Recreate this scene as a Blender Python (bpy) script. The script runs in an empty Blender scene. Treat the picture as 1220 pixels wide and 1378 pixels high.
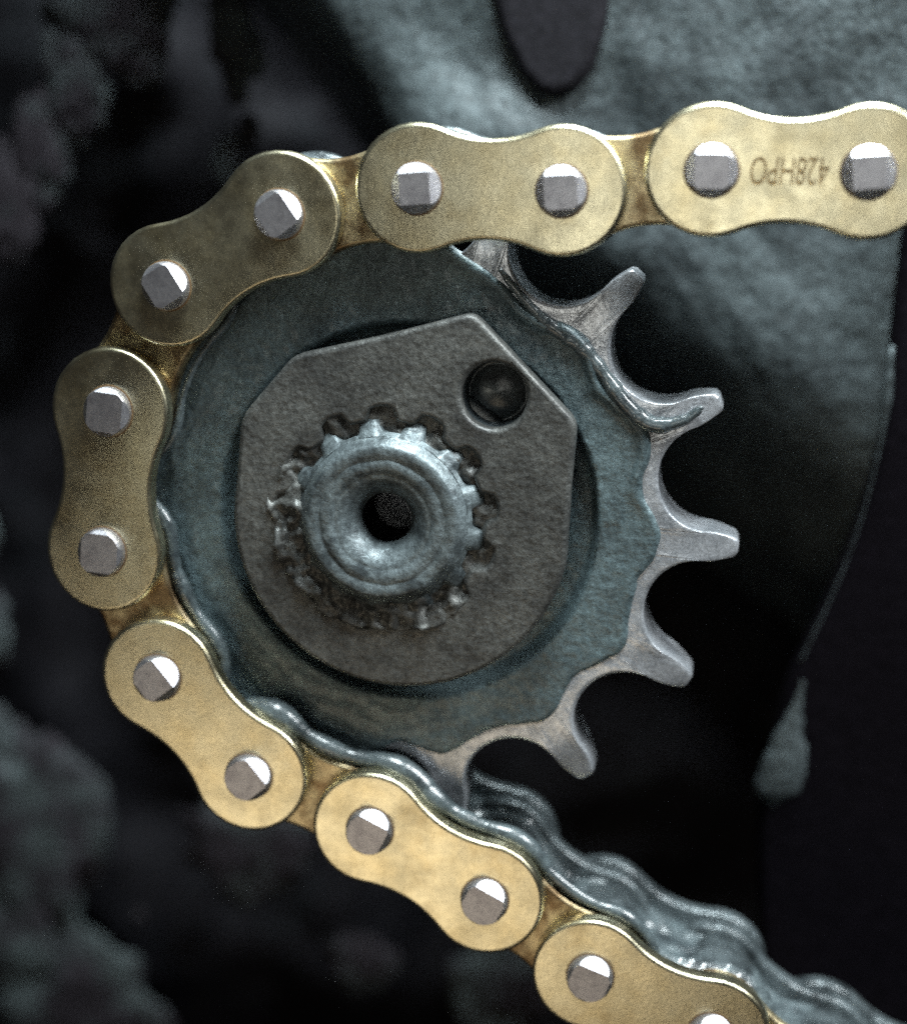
import bpy, bmesh, math, random
from mathutils import Vector, Matrix, noise
random.seed(7)
S = 0.001                      # everything is written in millimetres, built in metres
PI = math.pi
def W(x, y, n):                # x right, y up in the chain plane, n out of it towards the viewer
    return Vector((x * S, -n * S, y * S))

# ------------------------------------------------------------------ camera, world, lamps, exposure
scene = bpy.context.scene
col = scene.collection
cam_d = bpy.data.cameras.new('camera'); cam = bpy.data.objects.new('camera', cam_d); col.objects.link(cam)
R = [[0.9871, -0.005475, 0.160008], [-0.027359, 0.978945, 0.202281], [-0.157747, -0.204049, 0.966168]]
ax = [Vector((R[0][k], -R[2][k], R[1][k])) for k in range(3)]
CP = (28.79, 31.09, 150.75)
M = Matrix((ax[0], ax[1], ax[2])).transposed().to_4x4(); M.translation = W(*CP)
cam.matrix_world = M
cam_d.sensor_fit = 'VERTICAL'; cam_d.sensor_height = 36.0
cam_d.lens = 36.0 * 2209.2 / 1378.0
cam_d.clip_start = 0.005; cam_d.clip_end = 5.0
cam_d.dof.use_dof = True; cam_d.dof.focus_distance = 0.148; cam_d.dof.aperture_fstop = 9.5
scene.camera = cam

wd = bpy.data.worlds.new('World'); scene.world = wd; wd.use_nodes = True
wd.node_tree.nodes['Background'].inputs[0].default_value = (0.27, 0.27, 0.29, 1)
wd.node_tree.nodes['Background'].inputs[1].default_value = 0.05

def area(name, pos, target, sx, sy, power, colour):
    d = bpy.data.lights.new(name, 'AREA'); d.shape = 'RECTANGLE'; d.size = sx * S; d.size_y = sy * S
    d.energy = power; d.color = colour
    o = bpy.data.objects.new(name, d); col.objects.link(o)
    p = W(*pos); o.location = p
    o.rotation_euler = (W(*target) - p).to_track_quat('-Z', 'Y').to_euler()
    return o
area('overhead_lamp', (62, 235, 26), (10, 0, 0), 180, 80, 2.2, (0.86, 0.97, 1.0))
area('side_lamp', (255, 215, 85), (5, 0, 0), 110, 110, 1.15, (0.93, 0.98, 1.0))
fl = area('front_lamp', (27, 28, 172), (34, 36, 0), 66, 48, 0.0016, (1.0, 0.98, 0.88)); fl.data.spread = math.radians(45)
def torch(name, pos, target, half, radius, power, colour, blend):
    d = bpy.data.lights.new(name, 'SPOT'); d.spot_size = math.radians(2 * half); d.spot_blend = blend
    d.shadow_soft_size = radius * S; d.energy = power; d.color = colour
    o = bpy.data.objects.new(name, d); col.objects.link(o); p = W(*pos); o.location = p
    o.rotation_euler = (W(*target) - p).to_track_quat('-Z', 'Y').to_euler(); return o
torch('torch', (-78, -4, 172), (12, -18, 8), 13.2, 6, 0.034, (1.0, 0.98, 0.84), .16)      # its pool of light ends across the left links
ll = area('low_lamp', (-40, -100, 155), (0, -45, 0), 120, 60, 0.0054, (1.0, 0.84, 0.62)); ll.data.spread = math.radians(65)

vs = scene.view_settings
vs.view_transform = 'Standard'; vs.look = 'None'; vs.exposure = 0.12; vs.gamma = 1.0
scene.render.filter_size = 2.3
cy = scene.cycles
cy.use_denoising = False
cy.use_adaptive_sampling = True; cy.adaptive_threshold = 0.08; cy.adaptive_min_samples = 40
cy.max_bounces = 6; cy.diffuse_bounces = 2; cy.glossy_bounces = 4

# ------------------------------------------------------------------ materials
def mat(name, base, rough=0.5, metal=0.0, coat=0.0, spots=None, spot_scale=300., spot_lo=.45, spot_hi=.65,
        grain=0.0, grain_scale=4000., bump=0.0, bump_scale=1500., rough_var=0.0, stretch=None, coat_rough=.2, spec=.5, smear=None):
    m = bpy.data.materials.new(name); m.use_nodes = True
    nt = m.node_tree; b = nt.nodes['Principled BSDF']
    L = nt.links.new
    tc = nt.nodes.new('ShaderNodeNewGeometry')
    src = tc.outputs['Position']
    def nz(scale, detail=5, rough_=.6, st=None):
        n = nt.nodes.new('ShaderNodeTexNoise'); n.inputs['Scale'].default_value = scale
        n.inputs['Detail'].default_value = detail; n.inputs['Roughness'].default_value = rough_
        if st:
            mp = nt.nodes.new('ShaderNodeMapping'); mp.inputs['Scale'].default_value = st
            L(src, mp.inputs['Vector']); L(mp.outputs[0], n.inputs['Vector'])
        else:
            L(src, n.inputs['Vector'])
        return n
    def ramp(fac, lo, hi, a=0., z=1.):
        r = nt.nodes.new('ShaderNodeMapRange'); r.inputs['From Min'].default_value = lo; r.inputs['From Max'].default_value = hi
        r.inputs['To Min'].default_value = a; r.inputs['To Max'].default_value = z; r.clamp = True
        L(fac, r.inputs['Value']); return r.outputs[0]
    colour = None
    rgb = nt.nodes.new('ShaderNodeRGB'); rgb.outputs[0].default_value = (*base, 1); colour = rgb.outputs[0]
    if spots:
        n = nz(spot_scale); f = ramp(n.outputs['Fac'], spot_lo, spot_hi)
        mx = nt.nodes.new('ShaderNodeMix'); mx.data_type = 'RGBA'
        L(f, mx.inputs[0]); L(colour, mx.inputs[6]); mx.inputs[7].default_value = (*spots, 1); colour = mx.outputs[2]
    if smear:                                             # oily film in patches of its own shape
        n = nz(150., 6, .7); f = ramp(n.outputs['Fac'], .52, .74, 0, .85)
        mx = nt.nodes.new('ShaderNodeMix'); mx.data_type = 'RGBA'
        L(f, mx.inputs[0]); L(colour, mx.inputs[6]); mx.inputs[7].default_value = (*smear, 1); colour = mx.outputs[2]
    if grain:
        n = nz(grain_scale, 2, .7); f = ramp(n.outputs['Fac'], .3, .7, 1 - grain, 1 + grain)
        mx = nt.nodes.new('ShaderNodeMix'); mx.data_type = 'RGBA'; mx.blend_type = 'MULTIPLY'; mx.inputs[0].default_value = 1
        L(colour, mx.inputs[6]); L(f, mx.inputs[7]); colour = mx.outputs[2]
    L(colour, b.inputs['Base Color'])
    b.inputs['Metallic'].default_value = metal
    b.inputs['Specular IOR Level'].default_value = spec
    if rough_var:
        n = nz(spot_scale * 1.7); f = ramp(n.outputs['Fac'], .3, .7, max(.05, rough - rough_var), min(1, rough + rough_var))
        L(f, b.inputs['Roughness'])
    else:
        b.inputs['Roughness'].default_value = rough
    b.inputs['Coat Weight'].default_value = coat; b.inputs['Coat Roughness'].default_value = coat_rough
    if bump:
        n = nz(bump_scale, 4, .6, stretch)
        bp = nt.nodes.new('ShaderNodeBump'); bp.inputs['Strength'].default_value = 1.0
        bp.inputs['Distance'].default_value = bump * S
        L(n.outputs['Fac'], bp.inputs['Height']); L(bp.outputs[0], b.inputs['Normal'])
    return m
MT = dict(
    gold=mat('gold_plating', (.74, .69, .49), .32, 1.0, smear=(.46, .37, .20), spots=(.68, .60, .38), spot_scale=260, spot_lo=.42, spot_hi=.72,
             grain=.10, grain_scale=5200, bump=.012, bump_scale=2600, rough_var=.06),
    gold_dirty=mat('gold_plating_soiled', (.66, .56, .35), .44, 1.0, spots=(.24, .165, .09), spot_scale=330, spot_lo=.42, spot_hi=.60,
                   grain=.15, bump=.02, bump_scale=2200, rough_var=.08),
    pin=mat('pin_steel', (.52, .51, .54), .47, 1.0, spots=(.40, .39, .42), spot_scale=900, grain=.12, bump=.012, bump_scale=3000),
    mark=mat('brown_residue', (.20, .125, .06), .5, .4, grain=.25),
    letter=mat('tarnished_gold', (.46, .32, .16), .5, .9, grain=.25),
    steel=mat('worn_steel', (.52, .54, .57), .24, .4, coat=.3, coat_rough=.1, spots=(.31, .33, .355), spot_scale=350, grain=.25, grain_scale=3500,
              bump=.05, bump_scale=1300, rough_var=.1),
    rust=mat('aged_plate_steel', (.135, .138, .13), .48, .4, coat=.15, spots=(.062, .063, .061), spot_scale=240, spot_lo=.4, spot_hi=.66,
             grain=.38, grain_scale=2200, bump=.16, bump_scale=1200, rough_var=.12, smear=(.06, .062, .06)),
    shaft=mat('shaft_steel', (.17, .205, .215), .48, .4, coat=.1, spots=(.065, .08, .086), spot_scale=520, grain=.35, grain_scale=2400,
              bump=.12, bump_scale=1300, rough_var=.1),
    grease=mat('grey_green_grease', (.14, .195, .21), .38, .2, coat=.25, spots=(.09, .125, .136), spot_scale=220, spot_lo=.42,
               spot_hi=.62, grain=.35, grain_scale=2200, bump=.16, bump_scale=1300, rough_var=.12),
    wet=mat('wet_grease', (.105, .13, .137), .28, 0, coat=1.0, coat_rough=.10, spots=(.03, .038, .042), spot_scale=330,
            grain=.35, bump=.20, bump_scale=700),
    greasy=mat('greasy_steel', (.13, .155, .163), .30, .3, coat=.6, spots=(.03, .037, .04), spot_scale=380, grain=.35, bump=.22, bump_scale=900),
    oily=mat('oily_dark_steel', (.07, .085, .092), .30, .3, coat=.3, spots=(.03, .035, .038), spot_scale=400, grain=.2,
             bump=.05, bump_scale=1500),
    case=mat('cast_aluminium', (.075, .094, .099), .60, .2, spots=(.042, .053, .057), spot_scale=90, spot_lo=.4, spot_hi=.65,
             grain=.45, grain_scale=1100, bump=.45, bump_scale=420, rough_var=.1),
    black=mat('recess_black', (.012, .011, .014), .75, 0, grain=.4, grain_scale=1500, bump=.1, bump_scale=800, spec=.15),  # near-black that stands in for the shade of a recess
    unlit=mat('unlit_black', (.010, .0095, .012), .7, 0, spots=(.017, .020, .023), spot_scale=60, spot_lo=.55, spot_hi=.8,  # darkness of the unlit hollow and the bore, put into the colour
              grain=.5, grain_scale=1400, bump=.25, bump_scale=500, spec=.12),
    plate_dark=mat('plate_black', (.005, .004, .006), .8, 0, grain=.3, grain_scale=1500, bump=.15, bump_scale=500, spec=.05),  # flat black standing for the unlit dark at the right
    mud=mat('dried_mud', (.07, .088, .09), .8, 0, spots=(.018, .014, .019), spot_scale=120, spot_lo=.36, spot_hi=.56,
            grain=.4, grain_scale=1500, bump=.35, bump_scale=600, spec=.4),
)

# ------------------------------------------------------------------ helpers
def link(name, me, m, parent=None):
    o = bpy.data.objects.new(name, me); col.objects.link(o)
    if m is not None and not me.materials: me.materials.append(m)
    if parent: o.parent = parent
    return o
def empty(name, label, cat, at=(0, 0, 0), group=None):
    o = bpy.data.objects.new(name, None); col.objects.link(o); o.empty_display_size = .005
    o.location = W(*at); o['label'] = label; o['category'] = cat
    if group: o['group'] = group
    return o
def mesh(name, verts, faces, smooth=True):
    me = bpy.data.meshes.new(name); me.from_pydata([W(*v) for v in verts], [], faces)
    bm = bmesh.new(); bm.from_mesh(me); bmesh.ops.recalc_face_normals(bm, faces=bm.faces); bm.to_mesh(me); bm.free()
    for p in me.polygons: p.use_smooth = smooth
    me.update(); return me
def fbm(x, y, z=0., octv=4, sc=1.):
    return noise.fractal(Vector((x * sc, y * sc, z)), 1.0, 2.0, octv)
def plate(name, loops, n0, n1, bev=.4, res=4):
    """A flat plate n0..n1 with rounded rims; loops are lists of (x, y); inner loops become holes."""
    cu = bpy.data.curves.new(name, 'CURVE'); cu.dimensions = '2D'; cu.fill_mode = 'BOTH'
    for lp in loops:
        sp = cu.splines.new('POLY'); sp.points.add(len(lp) - 1); sp.use_cyclic_u = True
        for q, (x, y) in zip(sp.points, lp): q.co = (x, y, 0, 1)
    cu.extrude = (n1 - n0) / 2 - bev; cu.bevel_depth = bev; cu.bevel_resolution = res; cu.offset = -bev
    o = bpy.data.objects.new('tmp', cu); col.objects.link(o)
    dg = bpy.context.evaluated_depsgraph_get(); dg.update()
    me = bpy.data.meshes.new_from_object(o.evaluated_get(dg)); me.name = name
    bpy.data.objects.remove(o); bpy.data.curves.remove(cu)
    bm = bmesh.new(); bm.from_mesh(me)
    bmesh.ops.remove_doubles(bm, verts=bm.verts, dist=1e-4)
    bmesh.ops.recalc_face_normals(bm, faces=bm.faces)
    for f in bm.faces: f.smooth = abs(f.normal.z) < .999
    mid = (n0 + n1) / 2
    for v in bm.verts: v.co = W(v.co.x, v.co.y, v.co.z + mid)
    bm.to_mesh(me); bm.free()
    me.materials.clear(); me.update()
    return me
def lathe(name, prof, seg=64, close=True, wob=0.):
    """prof: list of (radius, n) turned about the sprocket axis."""
    vs, fs = [], []
    for i, (r, n) in enumerate(prof):
        for k in range(seg):
            a = 2 * PI * k / seg
            d = wob * fbm(r * math.cos(a), r * math.sin(a), n, 3, .5)
            vs.append(((r + d) * math.cos(a), (r + d) * math.sin(a), n + d))
    for i in range(len(prof) - 1):
        for k in range(seg):
            k2 = (k + 1) % seg
            fs.append((i * seg + k, i * seg + k2, (i + 1) * seg + k2, (i + 1) * seg + k))
    if close: fs.append(tuple(range(seg))[::-1]); fs.append(tuple((len(prof) - 1) * seg + k for k in range(seg)))
    return mesh(name, vs, fs)
def tube(name, pts, radii, seg=12):
    vs, fs = [], []
    P = [Vector(p) for p in pts]
    for i, p in enumerate(P):
        t = (P[min(i + 1, len(P) - 1)] - P[max(i - 1, 0)]).normalized()
        u = t.cross(Vector((0, 0, 1))); u = u.normalized() if u.length > 1e-4 else Vector((1, 0, 0))
        w = t.cross(u)
        for k in range(seg):
            a = 2 * PI * k / seg
            q = p + (u * math.cos(a) + w * math.sin(a)) * radii[i]
            vs.append(tuple(q))
    for i in range(len(P) - 1):
        for k in range(seg):
            k2 = (k + 1) % seg
            fs.append((i * seg + k, i * seg + k2, (i + 1) * seg + k2, (i + 1) * seg + k))
    fs.append(tuple(range(seg))); fs.append(tuple((len(P) - 1) * seg + k for k in range(seg)))
    return mesh(name, vs, fs)
def sstep(a, b, x):
    t = max(0., min(1., (x - a) / (b - a))); return t * t * (3 - 2 * t)

# ------------------------------------------------------------------ the setting behind
# hollow behind everything, its lack of light put into the colour: one big curved sheet
def grid(name, x0, x1, y0, y1, nx, ny, f, smooth=True):
    vs = [(x0 + (x1 - x0) * i / nx, y0 + (y1 - y0) * j / ny, f(x0 + (x1 - x0) * i / nx, y0 + (y1 - y0) * j / ny))
          for j in range(ny + 1) for i in range(nx + 1)]
    fs = [(j * (nx + 1) + i, j * (nx + 1) + i + 1, (j + 1) * (nx + 1) + i + 1, (j + 1) * (nx + 1) + i)
          for j in range(ny) for i in range(nx)]
    return mesh(name, vs, fs, smooth)
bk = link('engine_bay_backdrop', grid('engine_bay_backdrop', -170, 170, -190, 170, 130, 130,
     lambda x, y: -60 + 7 * fbm(x, y, 3., 5, .035) + 2 * fbm(x, y, 9., 3, .15)), MT['unlit'])
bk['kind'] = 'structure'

# grey crankcase wall, upper right: its lower flank rolls back into the hollow
case = empty('crankcase', 'grey cast aluminium crankcase wall behind the upper run of gold chain', 'engine case', (20, 45, -24))
def case_mesh():
    vs, fs = [], []
    NU, NV = 110, 90
    for j in range(NV + 1):
        for i in range(NU + 1):
            u, v = i / NU, j / NV
            y = 95 - v * 165
            xl = -25 + (48 - y) * .62 + 1.6 * fbm(y, 1., 2., 3, .12)
            xl = min(max(xl, -60), 1.0 + .2 * fbm(y, 1., 2., 3, .3))
            x = xl + (120 - xl) * u ** 1.25
            n = -26.0 + 1.3 * fbm(x, y, 0., 4, .05)
            n -= 22 * (1 - sstep(0, 15, (x - xl))) ** 2.0           # left rim rolls back
            lo = 9 - .85 * (x - 19)
            n += 1.0 * sstep(28, 4, y) * sstep(8, 20, x)                # belly under the chain
            n -= 46 * sstep(-18, 38, lo - y) ** 1.15 ** 1.0                   # lower flank turns under and away
            n += 5.0 * math.exp(-((x + 4) / 12) ** 2 - ((y - 31) / 7) ** 2)   # swelling over the chain
            n += .35 * fbm(x, y, 7., 3, .5)
            vs.append((x, y, n))
    for j in range(NV):
        for i in range(NU):
            a = j * (NU + 1) + i; fs.append((a, a + 1, a + NU + 2, a + NU + 1))
    return mesh('case_wall', [(x - 20, y - 45, n + 24) for x, y, n in vs], fs)
link('case_wall', case_mesh(), MT['case'], case)
def smooth_path(p, r, n):
    P, Rr = [], []
    for i in range(len(p) - 1):
        a, b, c, d = (Vector(p[max(i - 1, 0)]), Vector(p[i]), Vector(p[i + 1]), Vector(p[min(i + 2, len(p) - 1)]))
        for k in range(n):
            t = k / n
            q = .5 * (2 * b + (c - a) * t + (2 * a - 5 * b + 4 * c - d) * t * t + (3 * b - a - 3 * c + d) * t ** 3)
            P.append(q); Rr.append(r[i] + (r[i + 1] - r[i]) * sstep(0, 1, t))
    P.append(Vector(p[-1])); Rr.append(r[-1]); return P, Rr
edge = [(47.5, 30), (46.6, 20), (45.9, 11.4), (45.5, 5.3), (44.4, -1), (42.8, -7.3), (40.6, -13.5), (38, -19.6), (36.0, -24.6), (34.6, -30.5), (33.4, -37), (33.0, -45), (34, -60), (36, -80)]
ep, _ = smooth_path([(x, y, 0) for x, y in edge], [1] * len(edge), 6)
fp = [(q.x, q.y) for q in ep] + [(130, -80), (130, 30)]
frame = empty('blackout_plate', 'added black plate with a curved edge at the right, standing for the unlit dark behind the free sprocket teeth', 'blackout', (45, 0, -24))  # plate added for its black: the dark beyond the case wall
fm = plate('blackout', [fp], -27, -21, 1.1, 5)
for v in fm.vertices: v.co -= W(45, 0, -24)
link('blackout', fm, MT['plate_dark'], frame)
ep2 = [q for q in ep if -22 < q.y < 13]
link('edge_highlight', tube('edge_highlight', [(q.x - 45 + .1, q.y, 2.35) for q in ep2], [.12 + .45 * math.exp(-((q.y - 8) / 4) ** 2) + .12 * abs(fbm(q.y, 0, 0, 3, .5)) for q in ep2], 10), MT['case'], frame)  # highlight along the plate's edge, put in as a pale tube
vs, fs = [], []
for j in range(25):
    for i in range(24):
        t = j / 24; a = 2 * PI * i / 24
        yy = -23 - 14.5 * t; w = (.2 + 2.3 * math.sin(PI * min(1, t * .62 + .02)) ** 2.2) * (1 - sstep(.86, 1.0, t)) + .05
        xx = 37.6 - .20 * (t * 14.5) + .4 * fbm(yy, 0, 1, 3, .4)
        vs.append((xx - 45 + w * math.cos(a) * 1.0, yy, 3.1 + .7 * (w / 2) * math.sin(a)))
for j in range(24):
    for i in range(24): fs.append((j * 24 + i, j * 24 + (i + 1) % 24, (j + 1) * 24 + (i + 1) % 24, (j + 1) * 24 + i))
sm = link('grease_smear', mesh('grease_smear', vs, fs), MT['case'], frame); sm['kind'] = 'stuff'

# dark plate on the case at the top, standing in for a shaded recess
recess_out = [(4.2, 62), (5.0, 50), (6.2, 45), (8.0, 41), (9.8, 39.0), (11.8, 38.4), (13.8, 39.2), (15.6, 41.3), (17.0, 46), (17.8, 52), (18.5, 62)]
ob = link('recess_plate', plate('recess_plate', [recess_out], -29, -24.2, 1.2, 4), MT['black'])
ob['label'] = 'black plate standing in for a shaded recess above the gold chain at the top edge'; ob['category'] = 'dark recess'

# caked mud and grit on the left: uncountable lumps, one object
def lump(vs, fs, c, rad, seedz, nx=34, ny=22, amp=.35):
    b0 = len(vs)
    for j in range(ny + 1):
        for i in range(nx):
            th = PI * j / ny; ph = 2 * PI * i / nx
            d = Vector((math.sin(th) * math.cos(ph), math.cos(th), math.sin(th) * math.sin(ph)))
            k = 1 + amp * noise.fractal(d * 2.2 + Vector((seedz, 0, 0)), .7, 2.1, 5)
            vs.append((c[0] + d.x * rad[0] * k, c[1] + d.y * rad[1] * k, c[2] + d.z * rad[2] * k))
    for j in range(ny):
        for i in range(nx):
            i2 = (i + 1) % nx
            fs.append((b0 + j * nx + i, b0 + j * nx + i2, b0 + (j + 1) * nx + i2, b0 + (j + 1) * nx + i))
vs, fs = [], []
for k, (c, rad) in enumerate([
        ((-65.6, -56.0, -48), (11.6, 15.1, 3.3)),
        ((-68.9, -71.4, -48), (8.8, 7.3, 2.8)),
        ((-58.4, -81.9, -48), (11.1, 9.7, 2.8)),
        ((-49.2, -67.1, -48), (0.8, 1.1, 0.3)),
        ((-43.8, 51.3, -46), (7.5, 6.5, 2.8)),
        ((-49.2, 42.8, -46), (3.9, 6.5, 2.2)),
        ((-54.1, 35.3, -46), (3.6, 7.0, 2.2)),
        ((-40.6, 46.0, -46), (3.2, 3.5, 1.7)),
        ((-59.5, 28.9, -46), (4.2, 7.0, 2.2)),
        ((-29.1, 48.2, -46), (2.8, 5.4, 1.7)),
        ((-28.7, 42.3, -46), (1.5, 2.4, 0.9)),
        ((-26.4, 45.5, -46), (1.3, 2.8, 0.8)),
        ((-30.0, 33.2, -46), (2.1, 3.3, 1.1)),
        ((-27.5, 36.8, -46), (1.3, 1.9, 0.8)),
        ((0.4, -74.7, -48), (6.6, 7.9, 2.2)),
        ((-18.3, -72.4, -48), (4.4, 3.6, 1.7)),
        ((-33.1, -56.4, -48), (8.4, 7.0, 2.2)),
        ((-67.9, -26.7, -48), (3.3, 4.8, 1.7)),
        ((-67.3, -13.4, -48), (2.2, 3.6, 1.1))]):
    lump(vs, fs, c, (rad[0], rad[1], rad[2] * .45), 11.3 * k, amp=.38)
mud = link('caked_mud', mesh('caked_mud', vs, fs), MT['mud'])
mud['label'] = 'rough grey caked mud and grit on the dark metal behind'; mud['category'] = 'mud'; mud['kind'] = 'stuff'

# ------------------------------------------------------------------ sprocket
NT = 14; RP = 28.5; PH = math.radians(45.3); RS = 4.95; RTIP = 30.7; TN = 3.3
def tooth_r_outline():
    """closed outline, counter-clockwise, as list of (x, y)"""
    pts = []
    hp = PI / NT
    for k in range(NT):
        ga = PH + hp + k * 2 * hp                         # gap centre
        half = []
        for i in range(15):                               # seat: from the root to the tangent
            t = i / 14 * math.radians(80)
            half.append((RP - .1 - RS * math.cos(t), RS * math.sin(t)))
        r0, t0 = half[-1]
        wob = .14 * noise.noise(Vector((k * 3.1, 0, 0)))
        tipw = .86 + wob
        xe, ye = RTIP * math.cos(hp), RTIP * math.sin(hp)
        tx, ty = math.cos(hp), math.sin(hp)               # tooth axis direction in gap frame
        e = (xe - ty * -0 - 0, ye)
        ex, ey = tx * (RTIP - .25) + ty * tipw, ty * (RTIP - .25) - tx * tipw
        for i in range(1, 8):                             # hooked flank
            s = i / 8
            bx = r0 + .8; by = t0 + .1
            half.append(((1 - s) ** 2 * r0 + 2 * s * (1 - s) * bx + s * s * ex, (1 - s) ** 2 * t0 + 2 * s * (1 - s) * by + s * s * ey))
        half.append((ex, ey))
        half.append((tx * RTIP + ty * tipw * .55, ty * RTIP - tx * tipw * .55))
        full = [(x, -y) for x, y in half[::-1]] + half[1:]
        ca, sa = math.cos(ga), math.sin(ga)
        pts += [(x * ca - y * sa, x * sa + y * ca) for x, y in full]
    return pts
OUT = tooth_r_outline()
sprocket = empty('front_sprocket', 'worn grey steel sprocket with fourteen teeth inside the gold chain loop', 'sprocket')
def sprocket_mesh():
    m = len(OUT); vs, fs = [], []
    rings = [(.0, None), (.25, None), (.38, None), (.45, None), (.52, None), (.6, None), (.7, None), (.84, None), (.92, None), (.965, None), (.985, .25), (.996, .6), (1., 1.0)]
    def thick(r): return TN - 1.15 * sstep(26.0, 31.0, r)
    layers = []
    for side in (1, -1):
        for s, e in (rings if side == 1 else rings[::-1]):
            row = []
            for (x, y) in OUT:
                r = math.hypot(x, y); q = 12 / r + (1 - 12 / r) * s
                X, Y = x * q, y * q; n = thick(math.hypot(X, Y)) - (3.4 * sstep(20.5, 18.6, math.hypot(X, Y)) if side == 1 else 0)
                if e: n -= .55 * e * e
                n += .05 * fbm(X, Y, side * 3., 4, .7)
                row.append(len(vs)); vs.append((X, Y, side * n))
            layers.append(row)
    for a, b in zip(layers[:-1], layers[1:]):
        for k in range(m):
            k2 = (k + 1) % m; fs.append((a[k], a[k2], b[k2], b[k]))
    fs.append(tuple(layers[0])[::-1]); fs.append(tuple(layers[-1]))
    return mesh('toothed_disc', vs, fs)
link('toothed_disc', sprocket_mesh(), MT['steel'], sprocket)
link('hub', lathe('hub', [(13.0, 3.0), (13.0, 4.4), (12.6, 4.7), (9.9, 4.7), (9.9, 3.0)], 72, close=False), MT['oily'], sprocket)
def grease_face():
    """grease smeared over the face of the disc, its rim wiped into scallops by the chain plates"""
    NA, NR = 420, 46; vs, fs = [], []
    for j in range(NR + 1):
        for i in range(NA):
            a = 2 * PI * i / NA
            c = math.cos((a - PH) * NT)                   # +1 on a tooth, -1 in a gap
            ro = 23.0 + .75 * c + .4 * fbm(math.cos(a) * 6, math.sin(a) * 6, 4., 3, 1.) 
            da_ = (math.degrees(a) - 168 + 180) % 360 - 180
            lf = sstep(100, 84, abs(da_))
            ro = ro * (1 - lf) + lf * (25.8 + .5 * fbm(math.cos(a) * 9, math.sin(a) * 9, 2., 3, 1.))
            s = j / NR; r = 10.5 + (ro - 10.5) * s
            x, y = r * math.cos(a), r * math.sin(a)
            edge = (ro - r)
            h = .16 + .07 * fbm(x, y, 1., 4, .22) + .07 * fbm(x, y, 8., 4, 1.1)
            dg = (math.degrees(a) + 180) % 360 - 180
            wet = .22 + 1.2 * math.exp(-((dg - 42) / 20) ** 2) + .3 * noise.noise(Vector((math.cos(a) * 2.3, math.sin(a) * 2.3, 6.)))
            h += .5 * max(wet, 0) * math.exp(-((edge - .8) / .6) ** 2)                      # piled-up rim
            left = sstep(.1, .8, -math.cos(a - math.radians(30)))
            wv = 1.1 * fbm(x, y, 14., 3, .10)
            for rr, hh in ((22.6, .2), (20.9, .09), (19.2, .06)):
                h += left * hh * math.exp(-((r + wv + .35 * c - rr) / .45) ** 2)
            h *= min(1., (edge / .45)) ** .5 if edge < .45 else 1.
            vs.append((x, y, TN - .03 + h - (.25 if j == NR else 0) - 2.7 * sstep(17.9, 17.2, r)))
    for j in range(NR):
        for i in range(NA):
            i2 = (i + 1) % NA; fs.append((j * NA + i, j * NA + i2, (j + 1) * NA + i2, (j + 1) * NA + i))
    return mesh('grease_film', vs, fs)
gf = link('grease_film', grease_face(), MT['grease'], sprocket); gf['kind'] = 'stuff'

# grease pushed up into a wet ridge across the tooth roots at the upper right
rp = [(9.2, 22.5), (11.4, 19.7), (13.8, 17.3), (16.5, 15.4), (18.5, 12.9), (20.4, 10.2), (22.8, 8.4), (25.5, 8.8), (27.2, 10.0)]
rr_ = [.15, .45, .6, .75, .7, .85, .8, .5, .15]
P_, R_ = smooth_path([(x, y, 3.45) for x, y in rp], rr_, 8)
R_ = [max(.08, r + .22 * fbm(q.x, q.y, 5., 3, .9)) for q, r in zip(P_, R_)]
gr = link('grease_ridge', tube('grease_ridge', [tuple(q) for q in P_], R_, 14), MT['wet'], sprocket); gr['kind'] = 'stuff'

# ------------------------------------------------------------------ locking plate and output shaft
NSP = 13; SX, SY = -1.3, .35
def spline_loop(r0, r1, rot, m=10):
    pts = []
    for k in range(NSP):
        for i in range(m):
            t = (k + i / m) / NSP * 2 * PI + rot
            w = .5 + .5 * math.tanh(3.2 * math.cos(2 * PI * i / m))
            r = r0 + (r1 - r0) * w; pts.append((r * math.cos(t), r * math.sin(t)))
    return pts
def rounded(pts, rads, m=7):
    out = []; k = len(pts)
    for i in range(k):
        p = Vector(pts[i]); a = (Vector(pts[i - 1]) - p); b = (Vector(pts[(i + 1) % k]) - p)
        r = rads[i]; ua, ub = a.normalized(), b.normalized()
        ang = ua.angle(ub); d = min(r / math.tan(ang / 2), a.length * .49, b.length * .49)
        s, e = p + ua * d, p + ub * d
        for j in range(m + 1):
            t = j / m; q = (1 - t) ** 2 * s + 2 * t * (1 - t) * p + t * t * e; out.append((q.x, q.y))
    return out
arc = [(15.6 * math.cos(math.radians(a)), 15.6 * math.sin(math.radians(a))) for a in range(166, 352, 6)]
lock_out = rounded([(7.3, 19.0), (-1.2, 17.0), (-9.2, 15.4), (-14.4, 9.8)] + arc + [(15.7, 3.6), (16.3, 9.2)], [1.6, 6, 3, 4] + [8] * len(arc) + [6, 2.2], 4)
hole = [(8.95 + 2.95 * math.cos(t), 11.6 + 2.95 * math.sin(t)) for t in [2 * PI * i / 40 for i in range(40)]]
lock = empty('locking_plate', 'brown-grey shield-shaped steel locking plate with one round bolt hole', 'retainer plate', (0, 0, 4.8))
lm = plate('plate', [lock_out, hole[::-1], [(x + SX, y + SY) for x, y in spline_loop(9.0, 10.3, .12)][::-1]], 5.3, 7.4, .5, 4)
for v in lm.vertices: v.co -= W(0, 0, 4.8)
link('plate', lm, MT['rust'], lock)
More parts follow.
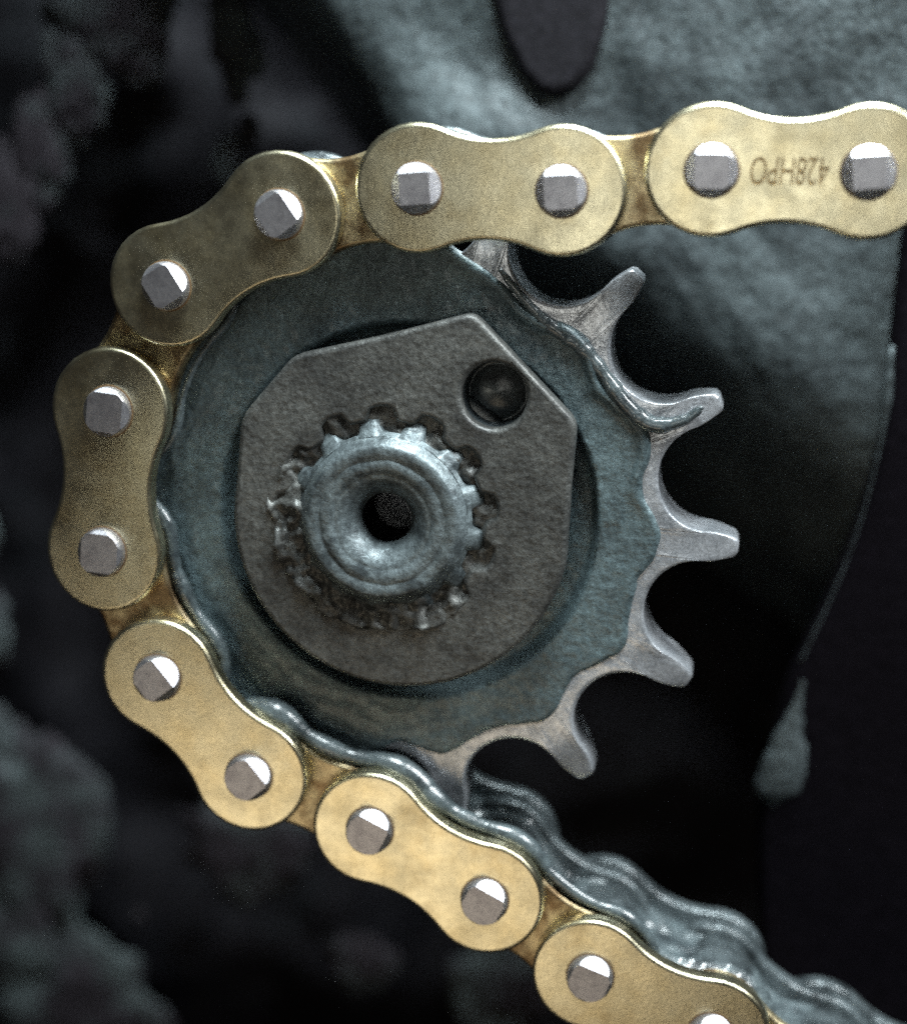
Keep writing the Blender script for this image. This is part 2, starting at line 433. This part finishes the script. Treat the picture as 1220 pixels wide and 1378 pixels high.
# dark threaded blind hole seen through the plate
bhole = [(2.97, 6.4), (2.9, 5.2), (2.75, 4.9), (2.9, 4.6), (2.75, 4.3), (2.85, 4.0), (2.4, 4.3), (1.2, 4.7), (.01, 4.8)]
hm = lathe('bolt_hole', bhole, 40, close=False)
for v in hm.vertices: v.co += W(8.95, 11.6, -4.8)
link('bolt_hole', hm, MT['oily'], lock)

def filler():
    NA, NR = 200, 14; vs, fs = [], []
    for j in range(NR + 1):
        for i in range(NA):
            a = 2 * PI * i / NA; r = 7.4 + (3.5 + .8 * fbm(math.cos(a) * 3, math.sin(a) * 3, 9., 3, 1.)) * j / NR; x, y = r * math.cos(a), r * math.sin(a)
            low = sstep(-.25, .8, -math.cos(a - math.radians(52)))
            vs.append((x, y, 6.85 + .85 * low + (.55 + .3 * low) * fbm(x, y, 2., 4, .55) + .2 * fbm(x, y, 5., 3, 1.6) - .9 * (j == NR)))
    for j in range(NR):
        for i in range(NA):
            i2 = (i + 1) % NA; fs.append((j * NA + i, j * NA + i2, (j + 1) * NA + i2, (j + 1) * NA + i))
    fm = mesh('packed_grease', vs, fs)
    for v in fm.vertices: v.co += W(SX, SY, -4.8)
    return fm
pg = link('packed_grease', filler(), MT['rust'], lock); pg['kind'] = 'stuff'

shaft = empty('output_shaft', 'round steel output shaft end with a drilled centre in the splined opening', 'shaft', (SX, SY, 0))
sp = spline_loop(8.1, 9.5, .12 + PI / NSP * .55)
def spline_mesh():
    vs, fs = [], []; m = len(sp)
    rows = [(1., -4.), (1., 6.2), (.985, 6.8), (.955, 7.3), (.90, 7.9)]
    for s, n in rows:
        for x, y in sp:
            r = math.hypot(x, y)
            if s == .90: s2 = 7.75 / r
            elif s == .955: s2 = (.6 * r * .955 + .4 * 7.9) / r
            else: s2 = s
            vs.append((x * s2, y * s2, n))
    for j in range(len(rows) - 1):
        for k in range(m):
            k2 = (k + 1) % m; fs.append((j * m + k, j * m + k2, (j + 1) * m + k2, (j + 1) * m + k))
    return mesh('spline', vs, fs)
link('spline', spline_mesh(), MT['shaft'], shaft)
link('shaft_end', lathe('shaft_end', [(8.6, 7.4), (7.9, 8.3), (7.55, 8.8), (7.35, 8.95), (7.1, 9.0), (6.4, 8.98), (6.2, 8.88), (6.05, 8.88), (5.9, 8.95), (5.0, 8.85), (4.8, 8.72), (4.6, 8.7), (4.4, 8.7), (3.9, 8.45),
      (3.4, 8.05), (3.0, 7.65), (2.7, 7.2), (2.55, 6.8), (2.45, 6.2)], 96, close=False, wob=.09), MT['shaft'], shaft).scale = (.94, 1, .94)
link('bore', lathe('bore', [(2.5, 6.4), (2.4, 4.0), (2.4, -10.0), (.01, -10.5)], 40, close=False), MT['unlit'], shaft)  # shade inside the bore comes from its near-black colour

# ------------------------------------------------------------------ drive chain
PIT = 12.7
def eight(R, waist, m=22):
    c = PIT / 2
    rw = (c * c + waist * waist - R * R) / (2 * (R - waist))
    yc = waist + rw; a0 = math.atan2(yc, c)               # tangent direction on the left lobe
    pts = []
    for i in range(m + 1):                                # right lobe, from below to above
        t = -(PI - a0) + (2 * (PI - a0)) * i / m; pts.append((c + R * math.cos(t), R * math.sin(t)))
    b = math.atan2(-yc, c)                                # waist arc above, right to left
    for i in range(1, 12):
        t = (b) + (-PI - b - b) * i / 12 if False else (math.atan2(0 - yc, c) + (math.atan2(-yc, -c) - math.atan2(-yc, c)) * i / 12)
        pts.append((rw * math.cos(t), yc + rw * math.sin(t)))
    for i in range(m + 1):
        t = a0 + (2 * (PI - a0)) * i / m; pts.append((-c + R * math.cos(t), R * math.sin(t)))
    for i in range(1, 12):
        t = math.atan2(yc, -c) + (math.atan2(yc, c) - math.atan2(yc, -c)) * i / 12
        pts.append((rw * math.cos(t), -yc + rw * math.sin(t)))
    return pts
OUTER, INNER = eight(5.6, 4.3), eight(5.2, 3.9)
me_outer = plate('outer_plate', [OUTER], 6.05, 8.0, .42, 5); me_outer.materials.append(MT['gold'])
me_outer_far = plate('outer_plate', [OUTER], -8.0, -6.05, .5, 3); me_outer_far.materials.append(MT['greasy'])
me_inner = plate('inner_plate', [INNER], 3.95, 5.9, .45, 3); me_inner.materials.append(MT['gold_dirty'])
me_inner_far = plate('inner_plate', [INNER], -5.9, -3.95, .45, 3); me_inner_far.materials.append(MT['greasy'])
me_roller = lathe('roller', [(2.3, -3.85), (4.0, -3.85), (4.25, -3.6), (4.25, 3.6), (4.0, 3.85), (2.3, 3.85)], 32); me_roller.materials.append(MT['greasy'])
def pin_mesh(sq, slope, top, offs=(0, 0, 0, 0)):
    bm = bmesh.new(); seg = 40
    prof = [(2.2, -9.1), (2.2, 8.7), (2.12, 9.05), (1.96, 9.38), (1.66, 9.6), (1.2, 9.74)]
    rows = [[bm.verts.new((r * math.cos(2 * PI * k / seg), r * math.sin(2 * PI * k / seg), n)) for k in range(seg)] for r, n in prof]
    for a, b in zip(rows[:-1], rows[1:]):
        for k in range(seg): bm.faces.new((a[k], a[(k + 1) % seg], b[(k + 1) % seg], b[k]))
    bm.faces.new(rows[0][::-1]); bm.faces.new(rows[-1])
    cuts = [((0, 0, top), (0, 0, 1))]
    for k in range(4):
        a = k * PI / 2; nx, ny = math.cos(a), math.sin(a)
        off = sq + offs[k]
        cuts.append(((nx * off, ny * off, top), (nx, ny, slope)))
    for co, no in cuts:
        r = bmesh.ops.bisect_plane(bm, geom=bm.verts[:] + bm.edges[:] + bm.faces[:], plane_co=co, plane_no=Vector(no).normalized(), clear_outer=True)
        ed = [e for e in r['geom_cut'] if isinstance(e, bmesh.types.BMEdge)]
        if ed: bmesh.ops.contextual_create(bm, geom=ed)
    # soften the facet edges a little
    sharp = [e for e in bm.edges if len(e.link_faces) == 2 and e.calc_face_angle(0) > .35 and all(v.co.z > 8.3 for v in e.verts)]
    bmesh.ops.bevel(bm, geom=sharp, offset=.17, segments=3, affect='EDGES', profile=.5, clamp_overlap=True)
    bmesh.ops.recalc_face_normals(bm, faces=bm.faces)
    for v in bm.verts: v.co = W(*v.co)
    me = bpy.data.meshes.new('pin'); bm.to_mesh(me); bm.free()
    for p in me.polygons: p.use_smooth = False
    me.materials.append(MT['pin']); return me
pins_me = dict(A=[pin_mesh(1.36, .95, 9.4), pin_mesh(1.42, 1.0, 9.45, (.06, -.05, 0, .1))],
               C=[pin_mesh(1.5, .95, 9.35, (-.12, .1, .1, .1)), pin_mesh(1.5, .95, 9.4, (-.08, .15, .05, .1))],
               D=[pin_mesh(1.62, 1.0, 9.2, (.1, .0, .1, .1)), pin_mesh(1.7, 1.1, 9.25, (.0, .1, .1, .0))],
               E=[pin_mesh(1.75, .80, 9.3, (-.1, -.38, .2, .15)), pin_mesh(1.7, .82, 9.35, (.1, -.36, .15, .2)), pin_mesh(1.62, .8, 9.35, (-.1, -.4, .2, .1))])
PINSET = {0: 'A', 2: 'A', 4: 'A', 6: 'C', 8: 'D'}
me_ring = None
def ring_mesh():                                          # oil-dark staking groove round a pin
    seg = 40; vs, fs = [], []
    for r, n in ((2.1, 8.03), (2.26, 8.05), (2.36, 8.0)):
        for k in range(seg):
            a = 2 * PI * k / seg; rr = r + (.10 * noise.noise(Vector((math.cos(a) * 2, math.sin(a) * 2, r))) if r > 2.4 else 0)
            vs.append((rr * math.cos(a), rr * math.sin(a), n))
    for j in range(2):
        for k in range(seg): fs.append((j * seg + k, j * seg + (k + 1) % seg, (j + 1) * seg + (k + 1) % seg, (j + 1) * seg + k))
    return mesh('oil_ring', vs, fs)
me_ring = ring_mesh(); me_ring.materials.append(MT['mark'])

PINS = dict(C2=(-9.6, 27.9), B1=(2.75, 29.85), B2=(15.3, 29.3), A1=(27.95, 30.7), A2=(40.8, 30.2),
            C1=(-20.35, 21.85), D1=(-26.65, 10.5), D2=(-28.2, -2.75), E1=(-23.65, -14.95), E2=(-15.25, -24.55), F1=(-3.7, -29.55), F2=(7.1, -36.15), G1=(16.95, -43.45), G2=(28.2, -48.8))
chain = empty('drive_chain', 'gold roller chain with faceted steel pins wrapped round the sprocket', 'chain')
seq = ['A2', 'A1', 'B2', 'B1', 'C2', 'C1', 'D1', 'D2', 'E1', 'E2', 'F1', 'F2', 'G1', 'G2']
path = [Vector(PINS[k]) for k in seq]
path = [path[0] + Vector((12.7 * 2, .9)), path[0] + Vector((12.7, .7))] + path
d = (path[-1] - path[-2]).normalized(); dn = Vector((.83, -.56)).normalized()
path += [path[-1] + dn * 12.7, path[-1] + dn * 12.7 + d * 12.7, path[-1] + dn * 25.4 + d * 12.7]
# pin k and k+1 share an outer link for even k
def place(o, p, q):
    a = math.atan2(q.y - p.y, q.x - p.x); o.location = W((p.x + q.x) / 2, (p.y + q.y) / 2, 0); o.rotation_euler = (0, -a, 0)
    L_ = (q - p).length / PIT; o.scale = (L_, 1, 1)
lettered = None
for k in range(len(path) - 1):
    p, q = path[k], path[k + 1]
    if (q - p).x < 0 and k < 8: p, q = q, p               # top run reads left to right
    if k % 2 == 0:
        o = link('outer_plate', me_outer, None, chain); place(o, p, q)
        if k == 2: lettered = o
        f = link('outer_plate', me_outer_far, None, chain); place(f, p, q)
        for sgn in (-1, 1):
            ps = pins_me[PINSET.get(k, 'E')]; pn = link('pin', ps[(k // 2 + (sgn > 0)) % len(ps)], None, o)
            pn.location = W(sgn * PIT / 2, 0, 0); pn.rotation_euler = (0, random.uniform(-.09, .09), 0)
            rg = link('oil_ring', me_ring, None, o); rg.location = W(sgn * PIT / 2, 0, 0); rg.rotation_euler = (0, random.uniform(0, 6), 0)
    else:
        o = link('inner_plate', me_inner, None, chain); place(o, p, q)
        f = link('inner_plate', me_inner_far, None, chain); place(f, p, q)
for p in path:
    r = link('roller', me_roller, None, chain); r.location = W(p.x, p.y, 0)

# stamped lettering, upside down on the plate at the right: cut into the metal
def stamp(o):
    cu = bpy.data.curves.new('t', 'FONT'); cu.body = '428HPO'; cu.size = 2.75; cu.align_x = 'CENTER'; cu.align_y = 'CENTER'
    cu.shear = .12; cu.space_character = .97;  cu.extrude = .3; cu.resolution_u = 3
    t = bpy.data.objects.new('t', cu); col.objects.link(t)
    dg = bpy.context.evaluated_depsgraph_get(); dg.update()
    tm = bpy.data.meshes.new_from_object(t.evaluated_get(dg)); bpy.data.objects.remove(t)
    xs = [v.co.x for v in tm.vertices]; ys = [v.co.y for v in tm.vertices]
    cx, cyy = (min(xs) + max(xs)) / 2, (min(ys) + max(ys)) / 2; sx = 6.4 / (max(xs) - min(xs)); sy = 2.35 / (max(ys) - min(ys))
    floor = tm.copy()
    for v in tm.vertices: v.co = W(-(v.co.x - cx) * sx, -(v.co.y - cyy) * sy, 8.0 + v.co.z)
    bm = bmesh.new(); bm.from_mesh(tm); bmesh.ops.remove_doubles(bm, verts=bm.verts, dist=1e-8); bmesh.ops.recalc_face_normals(bm, faces=bm.faces); bm.to_mesh(tm); bm.free()
    cutter = bpy.data.objects.new('cut', tm); col.objects.link(cutter)
    base = bpy.data.objects.new('base', me_outer.copy()); col.objects.link(base)
    md = base.modifiers.new('b', 'BOOLEAN'); md.operation = 'DIFFERENCE'; md.object = cutter; md.solver = 'EXACT'
    dg = bpy.context.evaluated_depsgraph_get(); dg.update()
    nm = bpy.data.meshes.new_from_object(base.evaluated_get(dg)); nm.name = 'outer_plate'
    bpy.data.objects.remove(base); bpy.data.objects.remove(cutter)
    for pl in nm.polygons:
        c = pl.center
        pl.use_smooth = not (abs(pl.normal.y) > .999 or (abs(c.x) < .0033 and abs(c.z) < .0013 and c.y < -.0076))
    nm.materials.clear(); nm.materials.append(MT['gold'])
    o.data = nm
    for v in floor.vertices: v.co = W(-(v.co.x - cx) * sx, -(v.co.y - cyy) * sy, 7.72 + (.02 if v.co.z > 0 else -.02))
    floor.name = 'lettering'; floor.materials.clear()
    l = link('lettering', floor, MT['letter'], o)
    l['label'] = 'stamped characters reading 428HPO upside down'
stamp(lettered)
lettered['label'] = 'gold outer plate stamped 428HPO upside down'

# wet grease beads squeezed out along the inner plates where they ride on the sprocket
def bead(p, q, i0, i1, side, size, seed):
    a = math.atan2(q.y - p.y, q.x - p.x); mx = (p + q) / 2
    c, s = math.cos(a), math.sin(a)
    # inner-side half of the outline as a run of points
    run = sorted([v for v in eight(6.25, 5.2) if v[1] * side > 1.5], key=lambda v: v[0])
    run = run[int(len(run) * i0):max(int(len(run) * i1), 2)]
    pts, rad = [], []
    for j, (x, y) in enumerate(run):
        t = j / (len(run) - 1)
        w = size * (.55 + .6 * abs(noise.noise(Vector((seed, t * 5, 0)))) + .25 * math.exp(-((x * x / 40 - 1) / .5) ** 2)) * min(1, 6 * t + .15, 6 * (1 - t) + .15)
        X, Y = x, y - .45 * side
        pts.append((mx.x + X * c - Y * s, mx.y + X * s + Y * c, 5.2 + .25 * noise.noise(Vector((seed + 9, t * 4, 0))))); rad.append(w)
    return pts, rad
vs_all = []
def joined(name, tubes, m, parent):
    bm = bmesh.new()
    for pts, rad in tubes:
        P, Rr = smooth_path(pts, rad, 3)
        me = tube('t', [tuple(v) for v in P], Rr, 10); bm.from_mesh(me); bpy.data.meshes.remove(me)
    me = bpy.data.meshes.new(name); bm.to_mesh(me); bm.free()
    for p_ in me.polygons: p_.use_smooth = True
    o = link(name, me, m, parent); o['kind'] = 'stuff'; return o
ix = {n: i + 2 for i, n in enumerate(seq)}
tubes = []
for (a, b, sz) in (('C1', 'D1', .45), ('D2', 'E1', .85), ('E2', 'F1', 1.25), ('F1', 'F2', 1.2), ('F2', 'G1', .9)):
    tubes.append(bead(path[ix[a]], path[ix[b]], 0, 1, 1 if False else 1, sz, ix[a] * 1.7))
joined('grease_bead', tubes, MT['wet'], chain)

# heavy grease lying along the inside of the lower run, over rollers and far plates
def run_grease():
    i0 = ix['F1']; pts = path[i0:]
    NS, NW = 260, 40; vs, fs = [], []
    seglen = [(pts[k + 1] - pts[k]).length for k in range(len(pts) - 1)]; tot = sum(seglen)
    s0 = 1.0
    for i in range(NS + 1):
        s = s0 + (tot - s0) * i / NS
        k = 0; u = s
        while k < len(seglen) - 1 and u > seglen[k]: u -= seglen[k]; k += 1
        t = u / seglen[k]
        c = pts[k].lerp(pts[k + 1], t)
        da = (pts[k + 1] - pts[k]).normalized()
        if t < .5 and k > 0: da = da.lerp((pts[k] - pts[k - 1]).normalized(), .5 - t)
        if t > .5 and k < len(seglen) - 1: da = da.lerp((pts[k + 2] - pts[k + 1]).normalized(), t - .5)
        da.normalize(); nrm = Vector((-da.y, da.x))
        scal = math.cos(2 * PI * t)                      # +1 over a pin
        ramp = sstep(0, 3, s - s0)
        for j in range(NW + 1):
            w = j / NW
            n = 5.6 - 14.3 * w
            edge = 4.7 + .85 * scal
            dip = 2.3 + .5 * scal
            mixn = math.exp(-((n - 4.9) / 1.2) ** 2) + math.exp(-((n + 5.6) / 2.4) ** 2)
            o = dip + (edge - dip + (.35 if n > 2 else -1.1)) * min(1, mixn)
            o += .7 * noise.fractal(Vector((s * .16, n * .4, 2.)), 1.0, 2.0, 4) + .2 * noise.fractal(Vector((s * .8, n * 1.3, 12.)), 1.0, 2.0, 3)
            if w < .04 or w > .96: o -= 1.6
            o = o * ramp + (1 - ramp) * 1.0
            p = c + nrm * o
            vs.append((p.x, p.y, n))
    for i in range(NS):
        for j in range(NW):
            a = i * (NW + 1) + j; fs.append((a, a + 1, a + NW + 2, a + NW + 1))
    return mesh('grease_coat', vs, fs)
g = link('grease_coat', run_grease(), MT['wet'], chain); g['kind'] = 'stuff'
